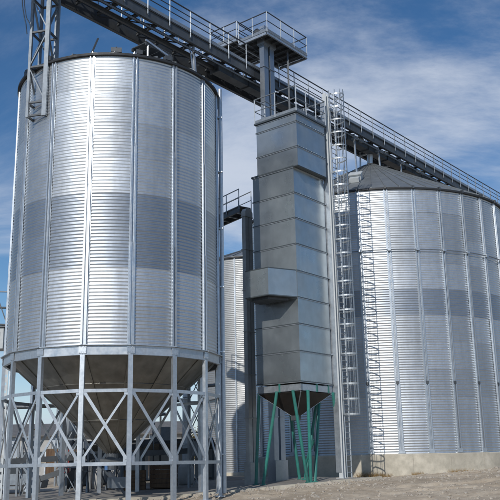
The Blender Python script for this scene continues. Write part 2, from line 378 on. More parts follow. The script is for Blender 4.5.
# --- the raised hopper silo
R1 = 5.09; ZB1 = 6.59; ZT1 = 20.32; N1 = 16; T1 = -.4886; D1 = 2*math.pi/N1
s1 = thing('hopper_silo', (S1.x, S1.y, 0), 'tall round corrugated galvanized silo raised on braced steel legs over a cone', 'silo')
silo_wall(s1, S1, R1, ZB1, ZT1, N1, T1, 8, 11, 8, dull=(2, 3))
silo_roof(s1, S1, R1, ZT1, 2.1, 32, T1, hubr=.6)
def p1(r, th, z): return Vector((S1.x+r*math.sin(th), S1.y-r*math.cos(th), z))
ZLEG = .02
RL = R1+.08
for k in range(N1):
    th = T1+k*D1; a2 = th+D1; mid = th+D1/2
    rad = Vector((math.sin(th), -math.cos(th), 0)); tan = Vector((math.cos(th), math.sin(th), 0))
    # leg: a box with outer flanges
    q = MB(); zt = ZB1-.42
    q.box(p1(RL-.02, th, (zt+ZLEG)/2), .20, .16, zt-ZLEG, tan, rad); q.box(p1(RL-.02, th, .03+ground_base(p1(RL, th, 0).x, p1(RL, th, 0).y)), .42, .42, .06, tan, rad)
    q.obj('leg', 'steel', s1)
    # ring beam segment (C section with lips)
    A = p1(RL+.03, th, 0); B = p1(RL+.03, a2, 0); ins = .004
    t = (B-A).normalized(); A2 = A+t*ins; B2 = B-t*ins
    q = MB(); zc = ZB1-.21
    q.beam(A2+Z3*zc, B2+Z3*zc, .05, .40)
    q.beam(A2+Z3*(zc+.2)+Vector((math.sin(mid), -math.cos(mid), 0))*.06, B2+Z3*(zc+.2)+Vector((math.sin(mid), -math.cos(mid), 0))*.06, .17, .03)
    q.beam(A2+Z3*(zc-.2)+Vector((math.sin(mid), -math.cos(mid), 0))*-.05, B2+Z3*(zc-.2)+Vector((math.sin(mid), -math.cos(mid), 0))*-.05, .14, .03)
    q.obj('ring_beam', 'steel', s1)
    # splice plate with bolts at the joint
    q = MB(); q.box(p1(RL+.06, th, zc), .34, .02, .3, tan, rad)
    for bx in (-.12, -.05, .05, .12):
        for bz in (-.09, .09): q.box(p1(RL+.075, th, zc+bz)+tan*bx, .03, .02, .03, tan, rad)
    q.obj('splice_plate', 'steel', s1)
    # horizontals and crossed braces
    zu, zl = 4.72, 1.72
    Aa = p1(RL, th, 0)+t*.10; Bb = p1(RL, a2, 0)-t*.10
    MB().angle(Aa+Z3*zu, Bb+Z3*zu, .13).obj('strut', 'steel', s1)
    MB().angle(Aa+Z3*zl, Bb+Z3*zl, .13).obj('strut', 'steel', s1)
    nr = Vector((math.sin(mid), -math.cos(mid), 0))
    MB().beam(Aa+Z3*(zu-.1)+nr*.05, Bb+Z3*(zl+.12)+nr*.05, .13, .014, nr).add([], []).obj('brace', 'steel', s1)
    MB().beam(Aa+Z3*(zl+.12)-nr*.03, Bb+Z3*(zu-.1)-nr*.03, .09, .05, nr).obj('brace', 'steel', s1)
    # gussets
    for zz in (zu-.12, zl+.12):
        MB().box(Aa+Z3*zz+nr*.03+t*.02, .24, .012, .26, t, nr).obj('gusset', 'steel', s1); MB().box(Bb+Z3*zz+nr*.03-t*.02, .24, .012, .26, t, nr).obj('gusset', 'steel', s1)
    # cone sheet
    q = MB(); rows_ = 8; zbot = 2.15; rb = .28
    for j in range(rows_+1):
        f = j/rows_; r = (R1-.03)*(1-f)+rb*f; z = (ZB1-.12)*(1-f)+zbot*f
        for i in range(4): q.v.append(tuple(p1(r, th+D1*i/3, z)))
    for j in range(rows_):
        for i in range(3): q.f.append((j*4+i, j*4+i+1, (j+1)*4+i+1, (j+1)*4+i))
    # lapped seam on the outside of the cone
    e0 = p1(R1-.01, th, ZB1-.14); e1 = p1(rb+.02, th, zbot)
    q.beam(e0, e1, .07, .03)
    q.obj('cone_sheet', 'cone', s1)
q = MB(); q.tube([(S1.x, S1.y, 2.25), (S1.x, S1.y, 1.9)], .30, 16); q.box((S1.x, S1.y, 1.82), 1.0, .8, .16); q.tube([(S1.x, S1.y, 1.75), (S1.x, S1.y, 1.4)], .22, 12)
q.obj('outlet_gate', 'steel_dark', s1)
for r_, zz in ((3.4, 5.1), (1.7, 3.6)):   # hoops round the cone
    q = MB(); fz = (ZB1-.12-zz)/(ZB1-.12-2.15); rr_ = (R1-.03)*(1-fz)+.28*fz+.015
    q.tube([p1(rr_, 2*math.pi*i/48, zz) for i in range(49)], .025, 6, False); q.obj('cone_hoop', 'cone', s1)
# things fixed to the eave: small vents and a bracket stick
for th, w in ((-.95, .35), (-.55, .2), (.12, .5), (.33, .3), (.62, .35)):
    q = MB(); rad = Vector((math.sin(th), -math.cos(th), 0)); tan = Vector((math.cos(th), math.sin(th), 0))
    q.box(p1(R1-.05, th, ZT1+.16), w, .3, .22, tan, rad); q.beam(p1(R1-.2, th, ZT1+.05), p1(R1+.1, th, ZT1+.3), .06, .06)
    q.obj('eave_bracket', 'steel_dark', s1)
q = MB(); a = unp(91.5, 50, 35.2); b = unp(98, 38.5, 35.4); q.beam(a-Z3*.2, b, .10, .07); q.obj('stay_rod', 'steel_dark', s1)
# level pipe down the right side
q = MB(); th = 1.50; q.tube([p1(R1+.22, th, ZT1+.3), p1(R1+.22, th, .25)], .11, 10)
for zz in (2, 6.8, 10, 13, 16, 19): q.box(p1(R1+.16, th, zz), .3, .3, .06, Vector((math.cos(th), math.sin(th), 0)), Vector((math.sin(th), -math.cos(th), 0)))
q.obj('down_pipe', 'steel', s1)

# --- the big flat-bottomed silo
R2 = 9.5; ZB2 = 1.95; ZT2 = 18.74; N2 = 33; T2 = -.2545; D2 = 2*math.pi/N2
s2 = thing('storage_silo', (S2.x, S2.y, .5), 'wide corrugated galvanized silo with conical roof on a low concrete ring', 'silo')
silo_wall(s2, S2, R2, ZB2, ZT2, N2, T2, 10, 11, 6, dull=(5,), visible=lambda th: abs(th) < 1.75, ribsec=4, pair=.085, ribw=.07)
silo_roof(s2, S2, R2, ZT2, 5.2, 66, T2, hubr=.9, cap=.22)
def p2(r, th, z): return Vector((S2.x+r*math.sin(th), S2.y-r*math.cos(th), z))
NB = 26
for k in range(NB):
    q = MB(); m = 6; jr = random.uniform(-.006, .006)
    prof = [(R2-.6, .2), (R2+.22+jr, .2), (R2+.22+jr, ZB2-.06), (R2+.18+jr, ZB2-.005), (R2-.6, ZB2-.005)]
    a0 = 2*math.pi*k/NB+.0005; a1 = 2*math.pi*(k+1)/NB-.0005
    for i in range(m+1):
        a = a0+(a1-a0)*i/m
        for r, z in prof: q.v.append(tuple(p2(r+(noise.noise(Vector((a*25, r*3, z*2)))*.012 if r > R2 else 0), a, z)))
    for i in range(m):
        for c in range(5): q.f.append((i*5+c, (i+1)*5+c, (i+1)*5+(c+1) % 5, i*5+(c+1) % 5))
    q.f += [(0, 1, 2, 3, 4), tuple(m*5+c for c in (4, 3, 2, 1, 0))]
    q.obj('foundation_block', 'concrete', s2)
for k in range(N2):       # anchor shoes and mid-height bolts plates on the stiffeners
    th = T2+k*D2
    if abs((th+math.pi) % (2*math.pi)-math.pi) > 1.7: continue
    rad = Vector((math.sin(th), -math.cos(th), 0)); tan = Vector((math.cos(th), math.sin(th), 0))
    q = MB(); q.box(p2(R2+.1, th, ZB2+.02), .46, .2, .03, tan, rad); q.box(p2(R2+.125, th, ZB2+.14), .36, .012, .22, tan, rad); q.obj('anchor_shoe', 'steel', s2)
    q = MB(); q.box(p2(R2+.115, th, 6.15), .18, .05, .18, tan, rad); q.obj('stiffener_clip', 'steel_dark', s2)
    q = MB(); q.box(p2(R2+.1, th, ZT2-.02), .12, .22, .2, tan, rad); q.obj('eave_clip', 'steel_dark', s2)
for k in range(66):
    th = T2+k*D2/2
    if abs((th+math.pi) % (2*math.pi)-math.pi) > 1.6: continue
wz = unp(400, 249, 50.4).z
wr = []
for k in range(N2):
    th = T2+k*D2
    if abs((th+D2/2+math.pi) % (2*math.pi)-math.pi) > 1.75: continue
    MB().tube([p2(R2+.17, th+D2*i/4, wz) for i in range(5)], .034, 8).obj('wind_ring', 'mast', s2)
    rad = Vector((math.sin(th), -math.cos(th), 0)); tan = Vector((math.cos(th), math.sin(th), 0)); MB().box(p2(R2+.17, th, wz), .2, .12, .16, tan, rad).obj('ring_clamp', 'steel', s2)
# white roof hatch, tilted with the roof
sl2 = 5.2/R2
thh = -.31; base = p2(6.4, thh, ZT2+(R2-6.4)*sl2+.06)
h = thing('roof_hatch', base, 'white boxy inspection hatch on the grey conical silo roof', 'hatch')
rad = Vector((math.sin(thh), -math.cos(thh), 0)); tan = Vector((math.cos(thh), math.sin(thh), 0))
upn = (Z3+rad*sl2).normalized(); dn = (rad-Z3*sl2).normalized()
MB().box(base+upn*.22, .78, .85, .44, tan, dn, upn).obj('hatch_box', 'white', h)
MB().box(base+upn*.47+dn*.02, .9, .98, .06, tan, dn, upn).obj('hatch_lid', 'white', h)
MB().box(base+upn*.16+dn*.75, .66, .6, .3, tan, dn, upn).obj('hatch_sill', 'white', h)

# --- the farther silo seen between hopper silo and dryer
S3 = Vector((.2, 72.)); R3 = 5.0
s3 = thing('far_silo', (S3.x, S3.y, .3), 'pale corrugated silo far behind, showing in the gap beside the dryer', 'silo')
silo_wall(s3, S3, R3, .9, 18.5, 18, -.31, 10, 11, 5, visible=lambda th: abs(th) < 1.3, ribsec=2, pair=None, mats=('galv_far', 'galv_dull'))
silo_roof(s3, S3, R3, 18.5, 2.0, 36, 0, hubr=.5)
MB().tube([(S3.x, S3.y, .1), (S3.x, S3.y, .9)], R3+.2, 64).obj('foundation_ring', 'concrete', s3)

# ------------------------------------------------------------------ conveyor walkway
def W(s, o, z): p = S1+DV*s+NV*o; return Vector((p.x, p.y, z))
SA, SB = -13., 58.
ZD = 26.0           # deck
w = thing('conveyor_walkway', W(0, 0, 25), 'long dark steel conveyor bridge with handrails running over both silos', 'walkway')
for o in (-1.0, 1.0):
    s = SA
    while s < SB-.1:
        e = min(SB, s+5.8)
        (MB().channel(W(s+.01, o, 25.42), W(e-.01, o, 25.42), .16, .62, .03) if o > 0 else MB().channel(W(s+.01, o, 25.30), W(e-.01, o, 25.30), .2, .86, .03)).obj('girder', 'steel_dark', w); s = e
for o in (-.12, .38):
    MB().channel(W(SA, o, 25.62), W(SB, o, 25.62), .08, .16, .02).obj('stringer', 'steel_dark', w)
s = SA+.4
i = 0
while s < SB:
    MB().channel(W(s, -.9, 25.30), W(s, .9, 25.30), .10, .2, .02).obj('cross_beam', 'steel_dark', w)
    if i % 2 == 0 and s+2.9 < SB:
        MB().angle(W(s+.1, -.85, 25.2), W(s+2.8, .85, 25.2), .07).obj('wind_brace', 'steel_dark', w)
    s += 1.45; i += 1
s = SA; i = 0
gm = None
while s < SB-.5:           # grating plates on the walking side, light pans under the conveyor further on
    q = MB(); L_ = 1.43
    q.box(W(s+.72, .70, ZD-.14), .5, L_, .03, Vector((NV.x, NV.y, 0)), D3)
    q.obj('deck_plate', 'steel_dark', w)
    if s > 6.5:
        q = MB(); q.box(W(s+.72, -.42, ZD-.36), .95, L_-.25, .03, Vector((NV.x, NV.y, 0)), D3); q.obj('drip_pan', 'steel', w)
    s += 1.45
s = SA
while s < SB-.1:           # enclosed chain conveyor, section by section, with flanges
    e = min(SB, s+2.9)
    q = MB(); q.beam(W(s, .12, ZD+.22), W(e, .12, ZD+.22), .5, .5); q.beam(W(s, .12, ZD+.22), W(s+.05, .12, ZD+.22), .6, .6)
    q.obj('conveyor_trough', 'steel', w); s = e
for o, key in ((1.06, 'n'), (-1.06, 'f')):
    s = SA+.3; 
    while s < SB:
        q = MB(); q.beam(W(s, o, 25.45), W(s, o, 27.08), .055, .055); q.box(W(s, o, 25.5), .1, .02, .25, D3, Vector((NV.x, NV.y, 0)))
        q.obj('rail_post', 'rail', w); s += 1.7
    MB().tube([W(SA, o, 27.1), W(SB, o, 27.1)], .042, 8).obj('top_rail', 'rail_dark', w)
    for zz in (26.35, 26.72): MB().tube([W(SA, o, zz), W(SB, o, zz)], .028, 8).obj('mid_rail', 'rail_dark', w)
    MB().beam(W(SA, o-.05*(1 if o > 0 else -1), 25.92), W(SB, o-.05*(1 if o > 0 else -1), 25.92), .012, .2).obj('toe_board', 'rail', w)
for s in [SA+2.9*k for k in range(7, 24)]:     # return conveyor slung under the deck
    e = min(SB, s+2.9)
    q = MB(); q.beam(W(s, .25, 24.86), W(e-.02, .25, 24.86), .62, .42); q.beam(W(s, .25, 24.86), W(s+.06, .25, 24.86), .74, .54); q.obj('return_trough', 'steel_dark', w)
    for o in (-.16, .66): MB().beam(W(s+1.4, o, 24.62), W(s+1.4, o, 25.25), .05, .05).obj('hanger', 'steel_dark', w)
for o in (1.0,):
    MB().angle(W(SA, o, 24.75), W(SB, o, 24.75), .10).obj('lower_chord', 'steel_dark', w)
    MB().channel(W(SA, .1, 24.95), W(SB, .1, 24.95), .14, .24, .02).obj('stringer', 'steel_dark', w)
    for k in range(48): MB().beam(W(SA+1.45*k+.4, o, 24.72), W(SA+1.45*k+.4+(0 if k % 2 else .7), o, 25.14), .05, .05).obj('web_strut', 'steel_dark', w)
# trestles standing on the silo roofs
def roofz1(p): return ZT1+(R1-min(R1, (Vector((p.x, p.y))-S1).length))*2.1/R1+.03
def roofz2(p): return ZT2+(R2-min(R2, (Vector((p.x, p.y))-S2).length))*5.2/R2+.03
for s, rz in ((4.75, roofz1),):
    q = MB()
    for o in (-.85, .85):
        a = W(s, o*1.5, 0); a.z = rz(a)
        q.beam(a, W(s, o, 25.1), .12, .12)
        a2 = W(s+.35, o*1.2, 0); a2.z = rz(a2); q.beam(a2, W(s-.2, o*.9, 25.1), .07, .07)
    q.beam(W(s, -1.0, 23.6), W(s, 1.0, 23.6), .08, .08)
    q.obj('trestle', 'steel', w)
for s in (22.3, 25.8, 29.3):
    q = MB()
    for o in (-.8, .8):
        a = W(s, o*1.1, 0); a.z = rz2 = roofz2(a); q.beam(a, W(s, o, 25.1), .1, .1)
    q.beam(W(s, -.8, 24.8), W(s, .8, 24.8), .09, .12)
    q.obj('trestle', 'steel', w)
# spouts from the conveyor into the roof caps and slide-gate motors
for C, ss, zt in ((S2, (S2-S1).length, ZT2+5.2),):
    q = MB(); q.tube([W(ss, .12, 25.95), W(ss, .1, 25.2), (C.x, C.y, zt)], [.26, .26, .22], 12); q.obj('drop_spout', 'steel', w)
for ss in (23.5, 27.2, 30.6, 33.2):
    q = MB(); q.box(W(ss, .62, 25.02), .5, .32, .28, D3, Vector((NV.x, NV.y, 0))); q.tube([W(ss-.4, .62, 25.02), W(ss-.9, .62, 25.02)], .13, 10); q.obj('gate_motor', 'steel', w)

# ------------------------------------------------------------------ grain dryer tower
Cd = Vector((2.5, 43.0, 0))
def Q(l, d, z, o=Cd): return o+L3*l+D3*d+Z3*z
dr = thing('grain_dryer', Q(1.4, 1.4, .45), 'tall rectangular grey metal grain dryer tower on splayed teal legs', 'dryer')
def tower_section(l0, l1, d0, d1, z0, z1, mat='panel'):
    t = .04
    def pan(a, b, c, d_):
        q = MB(); P = [Q(a, b, z0+.012), Q(c, d_, z0+.012), Q(c, d_, z1-.012), Q(a, b, z1-.012)]
        n = ((P[1]-P[0]).cross(P[3]-P[0])).normalized()*t
        ctr = Q((l0+l1)/2, (d0+d1)/2, (z0+z1)/2)
        if n.dot(P[0]-ctr) > 0: n = -n
        q.hexa([P[0], P[1], P[1]+n, P[0]+n, P[3], P[2], P[2]+n, P[3]+n]); q.obj('panel', mat, dr)
    e = .002
    pan(l0, d0, l1, d0); pan(l0, d0+t+e, l0, d1-t-e); pan(l1, d0+t+e, l1, d1-t-e); pan(l0, d1, l1, d1)
def flange(l0, l1, d0, d1, z, pr=.05, h=.055, mat='flange'):
    q = MB()
    c = Q((l0+l1)/2, (d0+d1)/2, z)
    for s_, (ll, dd) in enumerate((((l0+l1)/2, d0-pr/2), ((l0+l1)/2, d1+pr/2))): q.box(Q(ll, dd, z), l1-l0+2*pr, pr, h, L3, D3)
    for ll in (l0-pr/2, l1+pr/2): q.box(Q(ll, (d0+d1)/2, z), pr, d1-d0, h, L3, D3)
    q.obj('flange', mat, dr)
    q = MB()
    for j in range(2):
        ln = (l1-l0) if j == 0 else (d1-d0); k = int(ln/.24)
        for i in range(k):
            f = (i+.5)/k
            p = Q(l0+(l1-l0)*f, d0-.012, z+.075) if j == 0 else Q(l0-.012, d0+(d1-d0)*f, z+.075)
            q.box(p, .022, .022, .022, L3, D3)
    tag(q.obj('bolt_row', 'panel', dr), kind='stuff')
    q = MB(); q.box(Q((l0+l1)/2, d0-pr*.4, z-h/2-.018), l1-l0+pr, pr*.8, .03, L3, D3); q.obj('drip_lip', 'steel', dr)
    q = MB(); q.box(Q(l0-pr*.4, (d0+d1)/2, z-h/2-.018), pr*.8, d1-d0-.02, .03, L3, D3); q.obj('drip_lip', 'steel', dr)
LZ = [5.66, 7.25, 8.7, 10.12, 11.58, 13.08, 14.55, 16.0, 17.5]
for a, b in zip(LZ[:-1], LZ[1:]): tower_section(0, 2.9, 0, 2.95, a, b)
for z in LZ[:-1]: flange(0, 2.9, 0, 2.95, z, .045, .05)
flange(0, 2.9, 0, 2.95, 17.5, .07, .09)
UZ = [17.5, 18.62, 20.12, 20.62]
for a, b in zip(UZ[:-1], UZ[1:]): tower_section(-.36, 2.5, -.06, 2.75, a, b)
for z in UZ[1:]: flange(-.36, 2.5, -.06, 2.75, z, .045, .05)
q = MB(); q.box(Q(1.07, 1.35, 20.68), 3.05, 3.05, .1, L3, D3); q.obj('roof_deck', 'flange', dr)
q = MB(); q.box(Q(1.27, 1.4, 17.5), 3.2, 2.9, .06, L3, D3); q.obj('ledge', 'flange', dr)
# projecting fan bay with splayed side
bay = [Q(0.02, -.01, 0), Q(.72, -1.62, 0), Q(2.25, -1.62, 0), Q(2.75, -.01, 0)]
q = MB(); q.prism([(p.x, p.y) for p in bay], 10.14, 11.56); b_ = q.obj('fan_bay', 'panel', dr)
q = MB(); ctr = sum(bay, Vector())/4; big = [ctr+(p-ctr)*1.03 for p in bay]
q.prism([(p.x, p.y) for p in big], 10.08, 10.137); q.obj('bay_rim', 'flange', b_)
q = MB(); q.prism([(p.x, p.y) for p in big], 11.563, 11.60); q.obj('bay_rim', 'flange', b_)
q = MB(); q.prism([(p.x, p.y) for p in [ctr+(p-ctr)*.7 for p in bay]], 9.95, 10.07); q.obj('bay_grille', 'steel_dark', b_)
# bottom frame, pyramid hopper with edge flanges
q = MB()
for ll in (.1, 2.8): q.box(Q(ll, 1.48, 5.36), .16, 2.85, .34, L3, D3)
for dd in (.1, 2.85): q.box(Q(1.45, dd, 5.36), 2.86, .16, .34, L3, D3)
q.obj('base_frame', 'steel', dr)
ap = Q(1.45, 1.48, 3.85); crn = [Q(.05, .05, 5.15), Q(2.85, .05, 5.15), Q(2.85, 2.9, 5.15), Q(.05, 2.9, 5.15)]
for i in range(4):
    a, b = crn[i], crn[(i+1) % 4]; q = MB()
    n = ((b-a).cross(ap-a)).normalized()*.02; tip = .12
    a1, b1 = ap+(a-ap)*tip, ap+(b-ap)*tip
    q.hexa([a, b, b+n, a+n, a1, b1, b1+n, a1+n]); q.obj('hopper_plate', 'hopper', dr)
    MB().beam(a, a1, .05, .05).obj('hopper_edge', 'steel', dr)
MB().box(Q(1.45, 1.48, 3.88), .4, .4, .26, L3, D3).obj('outlet', 'steel_dark', dr)
# teal splayed legs
def gz(p): return ground_base(p.x, p.y)+.05
legs = [((277, 392, 43.9), (263, 44.6)), ((293, 394, 43.3), (308, 44.0)), ((308, 393, 43.4), (311, 44.05)), ((320, 402, 45.7), (315, 44.25)), ((333, 396, 45.3), (343, 46.3)), ((259, 392, 44.9), (256, 45.3)), ((318, 400, 46.6), (305, 46.4)), ((288, 398, 46.6), (300, 47.2))]
for (px, py, Y), (bx, BY) in legs:
    a = unp(px, py, Y); a.z = 5.22
    b = unp(bx, 484, BY); b.z = gz(b)-.03
    q = MB(); q.tube([a, b], .085, 10); q.box(b+Z3*.05, .3, .3, .03); q.obj('leg', 'teal', dr)
q = MB(); a, b = unp(314, 440, 44.6), unp(305, 466, 45.6); q.tube([a, b], .06, 8); q.obj('brace', 'teal', dr)
q = MB()
for ll, dd in ((.05, 1.5), (.05, 2.6), (1.4, .05)): q.box(Q(ll, dd, 5.42), .1, .12, .5, L3, D3)
q.obj('bracket', 'teal', dr)
# roof guard rail of the dryer
rl = [Q(-.42, -.12, 0), Q(2.56, -.12, 0), Q(2.56, 2.8, 0), Q(-.42, 2.8, 0)]
for i in range(4):
    a, b = rl[i], rl[(i+1) % 4]; k = 2 if i in (0, 2) else 3
    for j in range(k): p = a+(b-a)*j/k; MB().beam(p+Z3*20.7, p+Z3*22.25, .06, .06).obj('rail_post', 'rail', dr)
    MB().tube([a+Z3*22.25, b+Z3*22.25], .035, 8).obj('top_rail', 'rail', dr); MB().tube([a+Z3*21.5, b+Z3*21.5], .026, 8).obj('mid_rail', 'rail', dr)
    MB().beam(a+Z3*20.83, b+Z3*20.83, .015, .18).obj('toe_board', 'rail', dr)

# --- tall white pole at the dryer's corner and the caged ladder beside it
pt = unp(334, 290, 45.35); PX, PY = pt.x, pt.y
pg = ground_base(PX, PY)+.05
pole = thing('tower_post', (PX, PY, pg), 'tall white steel post standing at the right corner of the dryer', 'post')
q = MB(); q.channel((PX, PY, pg), (PX, PY, 22.95), .26, .26, .03, D3); q.obj('shaft', 'white', pole)
q = MB(); q.box((PX, PY, pg+.02), .5, .5, .04, D3, L3); q.obj('base_plate', 'white', pole)
cm = (Vector((PX, PY, 0))+Q(0, 2.95, 0))/2; cm.z = 0
q = MB(); q.box(cm+Z3*11.7, .05, .34, 21.4, D3, L3); q.obj('gap_shade_plate', 'steel', pole)  # added plate that keeps sun out of the gap between dryer and post
for z in (7.3, 11.6, 16., 20.2):
    q = MB(); q.beam((PX, PY, z), Q(.1, 2.9, z), .08, .08); q.obj('tie_bar', 'rail', pole)
RN = -L3                                   # outward from the dryer's right face
lc = Vector((PX, PY, 0))+D3*.60+RN*.05
lad = thing('caged_ladder', (lc.x, lc.y, pg), 'galvanized cage ladder climbing beside the white post', 'ladder')
zb_, zt_ = pg, 23.2
for sg in (-1, 1): MB().beam(lc+D3*.23*sg+Z3*zb_, lc+D3*.23*sg+Z3*zt_, .035, .06).obj('stile', 'ladder', lad)
rm = MB().tube([D3*-.23, D3*.23], .02, 6).mesh('rung', 'ladder')
z = zb_+.3
while z < zt_-.1: place('rung', rm, lad, lc+Z3*z); z += .3
hp = []
for i in range(13):
    a = math.pi*i/12; hp.append(-D3*.43*math.cos(a)+RN*(.10+.74*math.sin(a)))
hpm = MB()
for a, b in zip(hp[:-1], hp[1:]): hpm.beam(a, b, .016, .085)
hpm.beam(-D3*.23, hp[0], .016, .085); hpm.beam(D3*.23, hp[-1], .016, .085)
hm = hpm.mesh('cage_hoop', 'ladder')
z = 4.05
while z < zt_+.05: place('cage_hoop', hm, lad, lc+Z3*z); z += .82
for i in (0, 2, 4, 6, 8, 10, 12): MB().beam(lc+hp[i]*.98+Z3*4.05, lc+hp[i]*.98+Z3*23.2, .055, .012, RN).obj('cage_strip', 'ladder', lad)
for i, z in enumerate((2.0, 6.0, 10.0, 14.0, 18.0, 21.5)): MB().beam(lc+Z3*z, Vector((PX, PY, z)), .05, .05).obj('wall_bracket', 'ladder', lad)

# ------------------------------------------------------------------ bucket elevators and their head platforms
def elevator(x, y, z0, z1, label, sep=.62, cw=.42, ang=D3, mat='galv', hs_=1.):
    t = thing('bucket_elevator', (x, y, z0), label, 'elevator')
    c = Vector((x, y, 0)); sd = Vector((ang.y, -ang.x, 0))
    for sg in (-1, 1):
        z = z0+1.2
        while z < z1-.2:
            e = min(z1, z+2.4); q = MB(); q.box(c+ang*sep*.5*sg+Z3*(z+e)/2, cw, cw*.85, e-z-.01, ang, sd)
            q.box(c+ang*sep*.5*sg+Z3*(e-.03), cw+.09, cw*.85+.09, .05, ang, sd); q.obj('trunking', mat, t); z = e
    q = MB(); q.box(c+Z3*(z0+.6), sep+cw+.1, cw+.15, 1.2, ang, sd); q.obj('boot', mat, t)
    q = MB()
    pr = [(-.62, 0), (.62, 0), (.62, .45), (.4, .8), (0, .95), (-.4, .8), (-.62, .45)]
    P = [c+ang*a*hs_+sd*-.28*hs_+Z3*(z1+b*hs_) for a, b in pr]+[c+ang*a*hs_+sd*.28*hs_+Z3*(z1+b*hs_) for a, b in pr]; n = 7
    q.add(P, [tuple(range(n)), tuple(reversed(range(n, 2*n)))]+[(i, (i+1) % n, n+(i+1) % n, n+i) for i in range(n)]); q.obj('head', mat, t)
    return t
def platform(name, c, lx, ly, z, label, ax=D3, ay=L3, rh=1.35):
    t = thing(name, (c.x, c.y, z), label, 'platform'); c = Vector((c.x, c.y, 0))
    for sg in (-1, 1):
        MB().channel(c+ay*ly/2*sg-ax*lx/2+Z3*(z-.1), c+ay*ly/2*sg+ax*lx/2+Z3*(z-.1), .1, .24, .02).obj('edge_beam', 'steel', t)
        MB().channel(c+ax*lx/2*sg-ay*(ly/2-.06)+Z3*(z-.1), c+ax*lx/2*sg+ay*(ly/2-.06)+Z3*(z-.1), .1, .24, .02).obj('edge_beam', 'steel', t)
    k = int(lx/.55)
    for i in range(1, k): MB().channel(c+ax*(-lx/2+lx*i/k)-ay*(ly/2-.06)+Z3*(z-.13), c+ax*(-lx/2+lx*i/k)+ay*(ly/2-.06)+Z3*(z-.13), .06, .14, .015).obj('joist', 'steel_dark', t)
    k = 3
    for i in range(k): MB().box(c+ay*(-ly/2+ly*(i+.5)/k)+Z3*(z-.03), lx-.12, ly/k-.02, .03, ax, ay).obj('deck_plate', 'steel_dark', t)
    cs = [c-ax*lx/2-ay*ly/2, c+ax*lx/2-ay*ly/2, c+ax*lx/2+ay*ly/2, c-ax*lx/2+ay*ly/2]
    for i in range(4):
        a, b = cs[i], cs[(i+1) % 4]; k = max(1, round((b-a).length/1.5))
        for j in range(k): p = a+(b-a)*j/k; MB().beam(p+Z3*z, p+Z3*(z+rh), .05, .05).obj('rail_post', 'rail', t)
        MB().tube([a+Z3*(z+rh), b+Z3*(z+rh)], .035, 8).obj('top_rail', 'rail_dark', t); MB().tube([a+Z3*(z+rh*.55), b+Z3*(z+rh*.55)], .026, 8).obj('mid_rail', 'rail_dark', t)
        MB().beam(a+Z3*(z+.12), b+Z3*(z+.12), .012, .18).obj('toe_board', 'rail', t)
    return t
ev = unp(268, 100, 47.4)
elevator(ev.x, ev.y, .5, 27.2, 'twin-leg bucket elevator rising behind the dryer to the top platform', mat='galv_dull')
# upper platform: near corner and directions from the plan grid
kc = unp(267, 31, 46.0); pz = kc.z
pc = kc+D3*2.15+L3*1.15
platform('head_platform', pc, 4.3, 2.3, pz, 'highest railed steel platform around the elevator head')
q = MB()
m_ = thing('elevator_motor', kc+D3*.55+L3*1.0, 'geared drive motor sitting on the highest platform', 'motor')
b0 = kc+D3*.55+L3*1.05
q.tube([b0+Z3*.45-D3*.3, b0+Z3*.45+D3*.45], .22, 12); q.obj('motor_body', 'steel_dark', m_); MB().box(b0+Z3*.12, .6, .5, .22, D3, L3).obj('base', 'steel', m_)
MB().box(b0+Z3*.5-L3*.4, .45, .35, .5, D3, L3).obj('gearbox', 'steel', m_)
lp = W(12.4, -1.9, 0)
spf = platform('side_platform', lp, 3.4, 2.3, 28.75, 'lower railed platform beside the walkway, left of the highest one', rh=1.2)
for ss in (12.0, 14.0): MB().beam(W(ss, -2.5, 28.55), W(ss, -1.12, 25.6), .09, .09).obj('prop', 'steel_dark', spf); MB().beam(W(ss, -1.12, 25.7), W(ss, -1.0, 28.55), .09, .09).obj('prop', 'steel_dark', spf)
# supports of the upper platform down to the dryer roof
hpf = bpy.data.objects['head_platform']
for a, b in ((2.6, .35), (1.0, .9)):
    p = kc+D3*a+L3*b; MB().beam((p.x, p.y, 21.0), (p.x, p.y, pz-.22), .11, .11).obj('prop', 'steel_dark', hpf)
# two dark columns left of the dryer, and the short bridge that reaches them
e2 = unp(248.6, 300, 46.2)
elevator(e2.x, e2.y, .4, 15.6, 'shaded narrow elevator trunk tight against the left side of the dryer', sep=.36, cw=.30, mat='galv_far', hs_=.55)
br0, br1 = unp(247, 218, 47.6), unp(215, 205, 53.)
bz = 16.2
pA = Vector((e2.x-.1, e2.y+.6, 0)); pB = Vector((-6.5, 55.5, 0))
bt = thing('link_bridge', (pA.x, pA.y, bz), 'short railed link bridge leaving the elevator towards the back of the raised silo', 'walkway')
dirb = (pB-pA).normalized(); sdb = Vector((dirb.y, -dirb.x, 0))
for sg in (-1, 1):
    MB().channel(pA+sdb*.4*sg+Z3*bz, pB+sdb*.4*sg+Z3*bz, .1, .34, .02).obj('girder', 'steel_dark', bt)
    for k in range(9): p = pA+(pB-pA)*k/8+sdb*.45*sg; MB().beam(p+Z3*bz, p+Z3*(bz+1.25), .05, .05).obj('rail_post', 'rail', bt)
    MB().tube([pA+sdb*.45*sg+Z3*(bz+1.25), pB+sdb*.45*sg+Z3*(bz+1.25)], .032, 8).obj('top_rail', 'rail', bt); MB().tube([pA+sdb*.45*sg+Z3*(bz+.7), pB+sdb*.45*sg+Z3*(bz+.7)], .024, 8).obj('mid_rail', 'rail', bt)
for k in range(8): p = pA+(pB-pA)*(k+.5)/8; MB().box(p+Z3*(bz+.2), (pB-pA).length/8-.03, .8, .03, dirb, sdb).obj('deck_plate', 'steel_dark', bt)
for k in range(12): p = pA+(pB-pA)*(k+.5)/12; MB().beam(p-sdb*.38+Z3*(bz-.1), p+sdb*.38+Z3*(bz-.1), .05, .08).obj('cross_beam', 'steel', bt)

